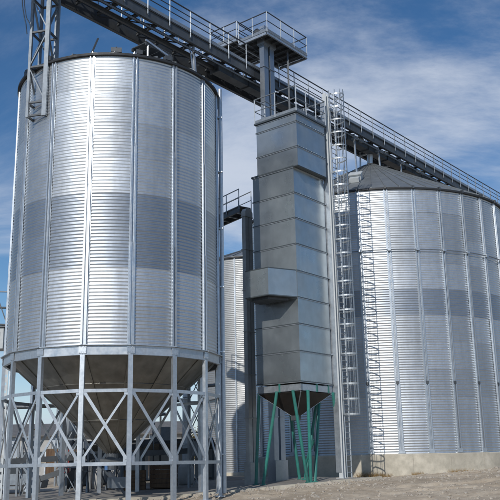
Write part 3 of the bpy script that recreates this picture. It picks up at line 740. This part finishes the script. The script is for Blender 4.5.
# ------------------------------------------------------------------ lattice mast on the left wall of the raised silo
mc = Vector((-9.86, 36.15, 0)); ms = .88
mast = thing('lattice_mast', (mc.x, mc.y, 17.5), 'square lattice steel mast fixed to the upper left wall of the raised silo', 'mast')
mz0, mz1 = 17.55, 28.5
ax_, ay_ = Vector((.97, -.25, 0)).normalized(), Vector((.25, .97, 0)).normalized()
cn = [mc-ax_*ms/2-ay_*ms/2, mc+ax_*ms/2-ay_*ms/2, mc+ax_*ms/2+ay_*ms/2, mc-ax_*ms/2+ay_*ms/2]
for i, p in enumerate(cn):
    wd_ = .22 if i in (1, 2) else .13
    MB().beam(p+Z3*mz0, p+Z3*mz1, wd_, .13, ay_).obj('post', 'mast', mast)
nb = 5; hz = (mz1-mz0-.3)/6.2
lev = [mz0+.08, mz0+.75]+[mz0+.75+1.85*k for k in range(1, 6)]
for z in lev:
    for i in range(4): MB().beam(cn[i]+Z3*z, cn[(i+1) % 4]+Z3*z, .09, .09).obj('horizontal', 'steel_dark', mast)
for j, (a, b) in enumerate(zip(lev[1:-1], lev[2:])):
    for i in range(4):
        p, r_ = (cn[i], cn[(i+1) % 4]) if (i+j) % 2 else (cn[(i+1) % 4], cn[i])
        MB().beam(p+Z3*(a+.05), r_+Z3*(b-.05), .09, .05).obj('diagonal', 'mast', mast)
wl = S1.to_3d()
for z in (17.9, 19.6):
    for p in (cn[2], cn[3]):
        dv = (wl-p); dv.z = 0; dist = dv.length-R1-.0; dv.normalize()
        if dist > .02: MB().beam(p+Z3*z, p+dv*dist+Z3*z, .1, .1).obj('wall_bracket', 'steel_dark', mast)
cb = thing('cable_loop', unp(17, 5, 36.0), 'thin pale cables hanging in loops beside the lattice mast', 'cable')
for x0, x1 in ((22, 25), (24, 29)):
    q = MB(); q.tube([unp(x0, -12, 36.), unp(x0+.5, 6, 36.), unp(x0+2.5, 18, 36.05), unp(x1+1, 24, 36.1), unp(x1+2.0, 34, 36.1)], .03, 6); q.obj('cable', 'rail', cb)

# ------------------------------------------------------------------ small railed landing on the raised silo's roof under the walkway
lc_ = unp(151, 51, 37.6)
ld = thing('roof_landing', lc_, 'small dark landing on the raised silo roof edge just under the walkway', 'platform')
for k in range(3): MB().box(lc_+D3*(-.55+.55*k)+Z3*.0, .5, 1.1, .05, D3, L3).obj('deck_plate', 'steel_dark', ld)
for sg in (-1, 1):
    MB().beam(lc_+L3*.5*sg-D3*.85-Z3*.1, lc_+L3*.5*sg+D3*.85-Z3*.1, .08, .14).obj('bearer', 'steel_dark', ld)
    for dd in (-.7, .7):
        a = lc_+L3*.5*sg+D3*dd; zr = roofz1(a); MB().beam(a-Z3*.15, Vector((a.x, a.y, zr-.1)), .07, .07).obj('foot', 'steel', ld)
MB().beam(lc_-L3*.55-D3*.9+Z3*.05, lc_-L3*.55+D3*.95-Z3*.25, .07, .1).obj('edge_angle', 'steel', ld)

# ------------------------------------------------------------------ yard behind the raised silo
def G(x, y): return ground_base(x, y)+.05
X3 = Vector((1, 0, 0)); Y3 = Vector((0, 1, 0))
# open machinery shed
sh = thing('machinery_shed', (-8.5, 55, .0), 'low open-fronted dark machinery shed behind the raised silo legs', 'shed')
sx0, sx1, sy0, sy1 = -12.2, -2.6, 53.5, 59.5; szf, szb = 3.15, 2.6
for i in range(5):
    x = sx0+(sx1-sx0)*i/4; MB().channel((x, sy0, 0), (x, sy0, szf-.12), .14, .14, .02).obj('post', 'steel_dark', sh)
for i in range(12):
    x = sx0+(sx1-sx0)*(i+.5)/12; q = MB(); q.box((x, sy1, 1.3), (sx1-sx0)/12-.03, .05, 2.6); q.obj('wall_panel', 'galv_dull', sh)
    a, b = Vector((x, sy0-.3, szf)), Vector((x, sy1+.2, szb)); q = MB(); q.beam(a, b, (sx1-sx0)/12-.01, .04); q.beam(a+X3*.38+Z3*.03, b+X3*.38+Z3*.03, .04, .05); q.obj('roof_sheet', 'galv_roof', sh)
MB().beam((sx0, sy0, szf-.16), (sx1, sy0, szf-.16), .1, .2).obj('lintel', 'steel_dark', sh)
for x in (sx0, sx1): MB().box((x, (sy0+sy1)/2, 1.3), .05, sy1-sy0-.3, 2.5).obj('side_wall', 'galv_dull', sh)
# inclined auger conveyor
au = thing('auger_conveyor', (-7, 48, 0), 'dark inclined auger tube on wheels under the hopper cone', 'auger')
a, b = Vector((-6.7, 41.6, .75)), Vector((-10.6, 52.2, 3.0))
dv = (b-a).normalized()
MB().tube([a, b], .15, 12).obj('tube', 'steel_dark', au)
MB().box(a-dv*.1+Z3*.05, .9, .8, .5, dv.cross(Z3).normalized(), Vector((dv.x, dv.y, 0)).normalized()).obj('intake_hopper', 'mast', au)
MB().tube([b, b+dv*.3-Z3*.1, b+dv*.45-Z3*.8], .16, 10).obj('discharge_spout', 'steel_dark', au)
md = a+(b-a)*.62; sdv = dv.cross(Z3).normalized()
for sg in (-1, 1):
    MB().beam(md, md*1.0+sdv*.8*sg-Z3*(md.z-.35), .07, .07).obj('strut', 'steel_dark', au)
    wc = md+sdv*.86*sg; wc.z = .38
    q = MB(); q.tube([wc-sdv*.08, wc+sdv*.08], .36, 18); q.obj('wheel', 'rubber', au)
MB().box(a+(b-a)*.2+Z3*.34, .4, .5, .34).obj('motor', 'blue', au)
# brown timber bins
def crate(x, y, w, d, h, lab, rz=0.):
    t = thing('timber_bin', (x, y, G(x, y)), lab, 'bin', 'timber bins behind the silo legs'); g = G(x, y)
    ca, sa = Vector((math.cos(rz), math.sin(rz), 0)), Vector((-math.sin(rz), math.cos(rz), 0)); c = Vector((x, y, 0))
    n = 5
    for sg in (-1, 1):
        for k in range(n):
            z = g+.12+(h-.12)*(k+.5)/n
            MB().box(c+sa*sg*d/2+Z3*z, w, .03, (h-.12)/n-.025, ca, sa).obj('slat', 'brown', t); MB().box(c+ca*sg*w/2+Z3*z, .03, d-.05, (h-.12)/n-.025, ca, sa).obj('slat', 'brown', t)
        for s2_ in (-1, 1): MB().box(c+sa*sg*(d/2-.06)+ca*s2_*(w/2-.06)+Z3*(g+h/2), .08, .08, h, ca, sa).obj('corner_post', 'brown', t)
    MB().box(c+Z3*(g+.1), w-.08, d-.08, .04, ca, sa).obj('floor', 'brown', t)
crate(-6.55, 46.6, 1.15, 1.1, 1.15, 'left of two brown slatted timber bins behind the silo legs', .1)
crate(-5.0, 46.9, 1.35, 1.1, 1.3, 'right and taller of two brown slatted timber bins behind the silo legs', -.05)
# bulk bags
def bag(x, y, h, lab):
    g = G(x, y); q = MB(); n = 16; prof = [(0, .36), (.1, .44), (.35, .49), (.6, .48), (.85, .43), (1, .34)]
    base = 0
    for f, r in prof:
        for k in range(n):
            a = 2*math.pi*k/n; sq = 1/max(abs(math.cos(a)), abs(math.sin(a)))**.55
            rr_ = r*sq*(1+.05*noise.noise(Vector((x+math.cos(a)*2, y+math.sin(a)*2, f*3)))); q.v.append((x+rr_*math.cos(a), y+rr_*math.sin(a), g+h*f))
    m = len(prof)
    for i in range(m-1):
        for k in range(n): q.f.append((i*n+k, i*n+(k+1) % n, (i+1)*n+(k+1) % n, (i+1)*n+k))
    q.f += [tuple(reversed(range(n))), tuple((m-1)*n+k for k in range(n))]
    t = thing('bulk_bag', (x, y, g), lab, 'bag', 'white bulk bags'); q.obj('sack', 'wallwhite', t, True)
    for sx in (-1, 1):
        q = MB(); q.tube([(x+sx*.28, y-.28, g+h*.92), (x+sx*.26, y-.18, g+h+.16), (x+sx*.26, y+.18, g+h+.16), (x+sx*.28, y+.28, g+h*.92)], .025, 6); q.obj('lifting_loop', 'wallwhite', t)
bag(-9.6, 51.2, 1.25, 'left of three white bulk bags in front of the shed')
bag(-8.4, 51.8, 1.1, 'middle of three white bulk bags in front of the shed')
bag(-4.0, 49.6, 1.15, 'white bulk bag standing alone right of the timber bins')
# red cabinet on a post
rc = thing('red_cabinet', (-11.05, 49.6, 0), 'narrow red cabinet on a steel post behind the raised silo', 'cabinet')
MB().box((-11.05, 49.6, 1.9), .42, .3, 1.3).obj('box', 'red', rc); MB().box((-11.05, 49.44, 1.9), .36, .012, 1.2).obj('door', 'red', rc); MB().beam((-11.05, 49.6, 0), (-11.05, 49.6, 1.25), .08, .08).obj('post', 'steel_dark', rc)
# pale vertical dust pipe
dp = thing('dust_pipe', (-4.1, 50.6, 0), 'pale round vertical pipe with flanges behind the right silo legs', 'pipe')
for k in range(4):
    z = .1+1.35*k; MB().tube([(-4.1, 50.6, z), (-4.1, 50.6, z+1.34)], .2, 14).obj('pipe_section', 'white', dp); MB().tube([(-4.1, 50.6, z+1.27), (-4.1, 50.6, z+1.33)], .27, 14).obj('flange', 'steel', dp)
MB().tube([(-4.1, 50.6, 5.45), (-4.1, 50.9, 5.9), (-4.4, 52.2, 6.3)], .2, 14).obj('bend', 'white', dp)
# slender lattice tower with ladder beyond
def lattice(x, y, w, z0, z1, lab, rungs=True):
    t = thing('support_tower', (x, y, z0), lab, 'tower'); cs = [Vector((x+a*w/2, y+b*w/2, 0)) for a, b in ((-1, -1), (1, -1), (1, 1), (-1, 1))]
    for c in cs: MB().beam(c+Z3*z0, c+Z3*z1, .11, .11).obj('post', 'mast', t)
    k = max(2, round((z1-z0)/1.5)); h = (z1-z0)/k
    for j in range(k+1):
        for i in range(4): MB().beam(cs[i]+Z3*(z0+h*j), cs[(i+1) % 4]+Z3*(z0+h*j), .06, .06).obj('horizontal', 'mast', t)
    for j in range(k):
        for i in range(4):
            a, b = (cs[i], cs[(i+1) % 4]) if (i+j) % 2 else (cs[(i+1) % 4], cs[i]); MB().beam(a+Z3*(z0+h*j), b+Z3*(z0+h*(j+1)), .05, .05).obj('diagonal', 'mast', t)
    return t
lt = lattice(-13.6, 60.5, 1.0, 0, 7.2, 'slender lattice tower with ladder seen under the raised silo cone')
for sg in (-1, 1): MB().beam((-13.6+.2*sg, 59.9, 0), (-13.6+.2*sg, 59.9, 7.4), .04, .04).obj('ladder_stile', 'rail', lt)
for k in range(23): MB().tube([(-13.8, 59.9, .3+.3*k), (-13.4, 59.9, .3+.3*k)], .016, 6).obj('rung', 'rail', lt)
# pipe run on trestles across the back left
pr_ = thing('pipe_run', (-13, 57, 0), 'dark overhead pipe run crossing behind the left silo legs', 'pipe')
MB().tube([(-20., 57.5, 5.55), (-4.6, 55.6, 5.75)], .14, 10).obj('pipe', 'steel_dark', pr_)
for x in (-18, -12.6, -6.2):
    yy = 57.5-(x+20)*.123; MB().beam((x, yy, 0), (x, yy, 5.5), .12, .12).obj('support', 'steel_dark', pr_)
# far-left gantry with a small cabin, only its end reaches the picture
gn = thing('conveyor_gantry', (-17, 47, 0), 'thin steel gantry with a small box cabin at the far left edge', 'gantry')
for z in (9.75, 10.75): MB().tube([(-14.05, 47, z-.15), (-26, 48, z+.6)], .06, 8).obj('chord', 'steel_dark', gn)
for k in range(8):
    x = -14.2-1.45*k; MB().beam((x, 47, 9.72+.06*k), (x-.8, 47.06, 11.7), .05, .05).obj('web', 'steel_dark', gn)
MB().tube([(-14.05, 47, 11.55), (-26, 48, 12.3)], .04, 8).obj('hand_rail', 'rail', gn)
for x in (-15.4, -21.4, -25.6): MB().beam((x, 47.2, 0), (x, 47.2, 10.4), .2, .2).obj('column', 'mast', gn)
q = MB(); q.box((-15.0, 47.3, 8.8), 1.5, 1.2, 1.2); cbn = q.obj('cabin', 'white', gn)
MB().box((-14.9, 46.69, 8.85), .9, .02, .6).obj('window', 'glass', cbn); MB().box((-15.0, 47.3, 9.45), 1.7, 1.4, .08).obj('roof', 'steel_dark', gn)
# perforated cable tray standing at the left rear of the raised silo
ct = thing('cable_tray', (-12.95, 43.2, 0), 'upright slotted cable tray behind the leftmost silo legs', 'cable tray')
for sg in (-1, 1): MB().beam((-12.95+.11*sg, 43.2, .05), (-12.95+.11*sg, 43.2, 6.6), .03, .07).obj('side_rail', 'white', ct)
for k in range(16): MB().box((-12.95, 43.22, .3+.41*k), .2, .012, .27).obj('rung_plate', 'white', ct)
# parked van, side on
vx, vy = -15.2, 52.5
vg = 0.
van = thing('parked_van', (vx, vy, vg), 'dull grey van parked behind the leftmost silo legs', 'van')
prof = [(-2.3, .35), (2.2, .35), (2.3, .8), (2.1, 1.0), (1.55, 1.12), (1.0, 1.85), (.7, 1.95), (-2.15, 1.95), (-2.3, 1.7)]
q = MB(); n = len(prof); q.add([(vx+a, vy-.85, vg+b) for a, b in prof]+[(vx+a, vy+.85, vg+b) for a, b in prof], [tuple(range(n)), tuple(reversed(range(n, 2*n)))]+[(i, (i+1) % n, n+(i+1) % n, n+i) for i in range(n)])
bd = q.obj('body', 'mast', van)
for x0, x1 in ((-2.0, -1.0), (-.9, .1)): MB().box((vx+(x0+x1)/2, vy-.86, 1.5), x1-x0, .02, .55).obj('side_window', 'glass', van)
q = MB(); q.prism([(0, 0)], 0, 0) if False else q.add([(vx+.2, vy-.865, 1.23), (vx+1.3, vy-.865, 1.23), (vx+.92, vy-.865, 1.77), (vx+.2, vy-.865, 1.77), (vx+.2, vy-.845, 1.23), (vx+1.3, vy-.845, 1.23), (vx+.92, vy-.845, 1.77), (vx+.2, vy-.845, 1.77)], [(0, 1, 2, 3), (4, 5, 6, 7), (0, 1, 5, 4), (1, 2, 6, 5), (2, 3, 7, 6), (3, 0, 4, 7)]); q.obj('side_window', 'glass', van)
for x in (-1.45, 1.4):
    for sg in (-1, 1):
        q = MB(); q.tube([(vx+x, vy+sg*.72, .34), (vx+x, vy+sg*.88, .34)], .34, 20); wo = q.obj('wheel', 'rubber', van); MB().tube([(vx+x, vy+sg*.885, .34), (vx+x, vy+sg*.9, .34)], .2, 14).obj('rim', 'steel', wo)
MB().box((vx+2.22, vy-.6, .85), .1, .3, .18).obj('headlight', 'glass', van); MB().box((vx-2.3, vy-.7, 1.1), .04, .15, .4).obj('tail_light', 'red', van); MB().box((vx, vy-.87, .55), 2.2, .03, .06).obj('side_trim', 'rubber', van)
# trees and scrub beyond the yard
def tree(x, y, h, cr_, lab, seed, nleaf=2600):
    rg = random.Random(seed); t = thing('tree', (x, y, 0), lab, 'tree', 'autumn trees beyond the yard')
    q = MB(); q.tube([(x, y, -.1), (x+.05, y, h*.25), (x-.08, y+.05, h*.5), (x, y, h*.8)], [h*.035, h*.028, h*.02, h*.006], 8)
    tips = []
    for k in range(14):
        a = rg.uniform(0, 6.28); z = h*rg.uniform(.25, .75); l_ = cr_*rg.uniform(.5, 1.0)*(1.15-z/h*.6)
        e = Vector((x+math.cos(a)*l_, y+math.sin(a)*l_, z+l_*rg.uniform(.3, .8))); m_ = Vector((x, y, z))*.5+e*.5+Vector((0, 0, .1*l_))
        q.tube([(x, y, z), m_, e], [h*.012, h*.008, h*.003], 5); tips += [e, m_]
    q.obj('trunk', 'bark', t)
    q = MB()
    for i in range(nleaf):
        c = rg.choice(tips); p = c+Vector((rg.gauss(0, 1), rg.gauss(0, 1), rg.gauss(0, .8)))*cr_*.22
        s_ = rg.uniform(.06, .14); u = Vector((rg.uniform(-1, 1), rg.uniform(-1, 1), rg.uniform(-1, 1))).normalized(); v = u.orthogonal().normalized()
        q.add([p-u*s_, p+v*s_*.6, p+u*s_, p-v*s_*.6], [(0, 1, 2, 3)])
    q.obj('crown', 'leaf', t)
tree(-21.3, 78, 4.9, 2.0, 'leftmost golden brown tree under the raised silo cone', 1)
tree(-17.4, 82, 3.6, 1.8, 'small golden tree second from the left beyond the yard', 2)
tree(-13.2, 92, 5.2, 2.3, 'tree beyond the lattice tower behind the shed', 3)
tree(-8.2, 96, 6.0, 2.6, 'broad tree rising behind the shed roof under the cone', 4)
tree(-4.9, 90, 5.4, 2.3, 'rightmost tree behind the shed near the down pipe', 5)

# long pale warehouse closing the yard
wh = thing('warehouse', (-16, 76, 0), 'long pale warehouse with dark doors far behind the raised silo', 'building')
x0, x1, y0, h = -27., -6.5, 76., 4.3
for k in range(14):
    xa = x0+(x1-x0)*k/14; xb = x0+(x1-x0)*(k+1)/14-.04
    MB().box(((xa+xb)/2, y0, h/2), xb-xa, .12, h).obj('wall_panel', 'wallwhite' if k % 3 else 'galv_dull', wh)
for xx, ww, hh in ((-24.2, 2.4, 3.1), (-17.3, 2.8, 3.2), (-10.4, 2.8, 3.2)):
    dd = MB().box((xx, y0-.08, hh/2), ww, .06, hh).obj('door', 'brown', wh)
    for sg in (-1, 1): MB().box((xx+sg*(ww/2+.06), y0-.1, hh/2), .12, .12, hh).obj('jamb', 'steel', dd)
for xx in (-20.8, -19.2, -14.6, -13.2, -7.6):
    ww = MB().box((xx, y0-.08, 2.5), .9, .05, .9).obj('window', 'glass', wh); MB().box((xx, y0-.12, 2.0), 1.1, .12, .08).obj('sill', 'concrete', ww)
MB().hexa([(x0-.4, y0-.6, h-.02), (x1+.4, y0-.6, h-.02), (x1+.4, y0+6, h+1.3), (x0-.4, y0+6, h+1.3), (x0-.4, y0-.6, h+.1), (x1+.4, y0-.6, h+.1), (x1+.4, y0+6, h+1.42), (x0-.4, y0+6, h+1.42)]).obj('roof', 'roofred', wh)
for xx in (x0, x1): MB().hexa([(xx-.06, y0+.1, 0), (xx+.06, y0+.1, 0), (xx+.06, y0+6, 0), (xx-.06, y0+6, 0), (xx-.06, y0+.1, h-.05), (xx+.06, y0+.1, h-.05), (xx+.06, y0+6, h+1.2), (xx-.06, y0+6, h+1.2)]).obj('gable_wall', 'wallwhite', wh)

# dense handling gear between the legs and the shed: chain conveyors, lattice towers, a cyclone
lattice(-10.2, 47.6, .9, 0, 4.6, 'squat lattice frame standing directly behind the hopper cone')
lattice(-8.1, 49.2, .8, 0, 3.7, 'low lattice frame between the bulk bags and the timber bins')
lattice(-3.2, 46.8, .8, 0, 6.6, 'lattice frame behind the rightmost silo legs')
lattice(-12.4, 46.2, .8, 0, 3.2, 'short lattice frame behind the left silo legs')
def chain_conveyor(a, b, lab):
    a = Vector(a); b = Vector(b); t = thing('chain_conveyor', (a.x, a.y, 0), lab, 'conveyor'); k = max(2, round((b-a).length/1.6))
    for i in range(k):
        p, r_ = a+(b-a)*i/k, a+(b-a)*(i+1)/k; q = MB(); q.beam(p, r_, .28, .3); q.beam(p, p+(r_-p)*.04, .38, .4); q.obj('trough', 'steel_dark', t)
        MB().beam(p, Vector((p.x, p.y, 0)), .09, .09).obj('support', 'steel_dark', t)
    MB().box(b+Z3*.1, .8, .7, .8).obj('drive_head', 'mast', t)
chain_conveyor((-13.5, 45.4, 1.9), (-3.3, 48.6, 2.35), 'dark horizontal chain conveyor crossing behind the hopper cone')
chain_conveyor((-12.8, 50.6, .9), (-5.2, 50.9, 3.3), 'dark sloping chain conveyor in front of the shed')
cy = thing('dust_cyclone', (-11.6, 52.4, 0), 'grey dust cyclone on thin legs left of the shed', 'cyclone')
MB().tube([(-11.6, 52.4, 4.6), (-11.6, 52.4, 3.7), (-11.6, 52.4, 2.1)], [.5, .5, .12], 18).obj('body', 'galv_dull', cy)
MB().tube([(-11.6, 52.4, 4.6), (-11.6, 52.4, 5.0)], .22, 12).obj('vortex_pipe', 'galv_dull', cy)
for k in range(3):
    a = 2.1*k+.4; MB().beam((-11.6+.55*math.cos(a), 52.4+.55*math.sin(a), 0), (-11.6+.5*math.cos(a), 52.4+.5*math.sin(a), 3.9), .06, .06).obj('leg', 'steel_dark', cy)
rgp = random.Random(11)
for k, (x, y, z1) in enumerate(((-9.1, 46.3, 2.6), (-7.4, 48.3, 3.4), (-5.9, 49.4, 4.2), (-2.9, 48.9, 5.8))):
    t = thing('vent_pipe', (x, y, 0), ('shortest upright grey pipe left of the timber bins', 'upright grey pipe just behind the left timber bin', 'upright grey pipe just behind the right timber bin', 'tallest upright grey pipe near the far silo')[k], 'pipe', 'upright pipes behind the silo legs')
    MB().tube([(x, y, 0), (x, y, z1), (x+.25, y, z1+.25), (x+.7, y+.1, z1+.3)], .1, 10).obj('pipe', 'mast', t); MB().tube([(x, y, z1*.5), (x, y, z1*.5+.05)], .16, 10).obj('flange', 'steel_dark', t)

# dry weeds along the foot of the foundation ring and on the soil
M['straw'] = rough_mat('dry_straw', (.24, .15, .06), (.36, .25, .11), 5., .9, 0)
def weed(x, y, r, h, n, seed, lab):
    rg = random.Random(seed); z = ground_z(x, y); q = MB()
    for i in range(n):
        a = rg.uniform(0, 6.28); d = r*rg.random()**.6; b = Vector((x+d*math.cos(a)*1.6, y+d*math.sin(a), z-.03)); l_ = h*rg.uniform(.4, 1.1)
        tp = b+Vector((rg.gauss(0, .4)*l_, rg.gauss(0, .4)*l_, l_)); wv = Vector((rg.uniform(-1, 1), rg.uniform(-1, 1), 0)).normalized()*.012
        q.add([b-wv, b+wv, tp], [(0, 1, 2)])
    t = tag(q.obj('dry_weed', 'straw'), lab, 'weed', 'dry weed tufts at the foot of the big silo')
for k, (px, lab) in enumerate(((371, 'widest straw-brown weed tuft at the left end of the lit concrete ring'), (384, 'low dry weed tuft just right of the widest one by the concrete ring'), (418, 'small dry weed tuft below the second stiffener of the big silo'), (462, 'dry weed tuft at the foot of the concrete ring towards the right edge'))):
    a = unp(px, 470, 50.); th = math.asin((a.x-S2.x)/(R2+.5)); c = p2(R2+.5, th, 0)
    weed(c.x, c.y, (.55, .35, .25, .45)[k], (.42, .28, .22, .3)[k], (420, 200, 120, 240)[k], 20+k, lab)
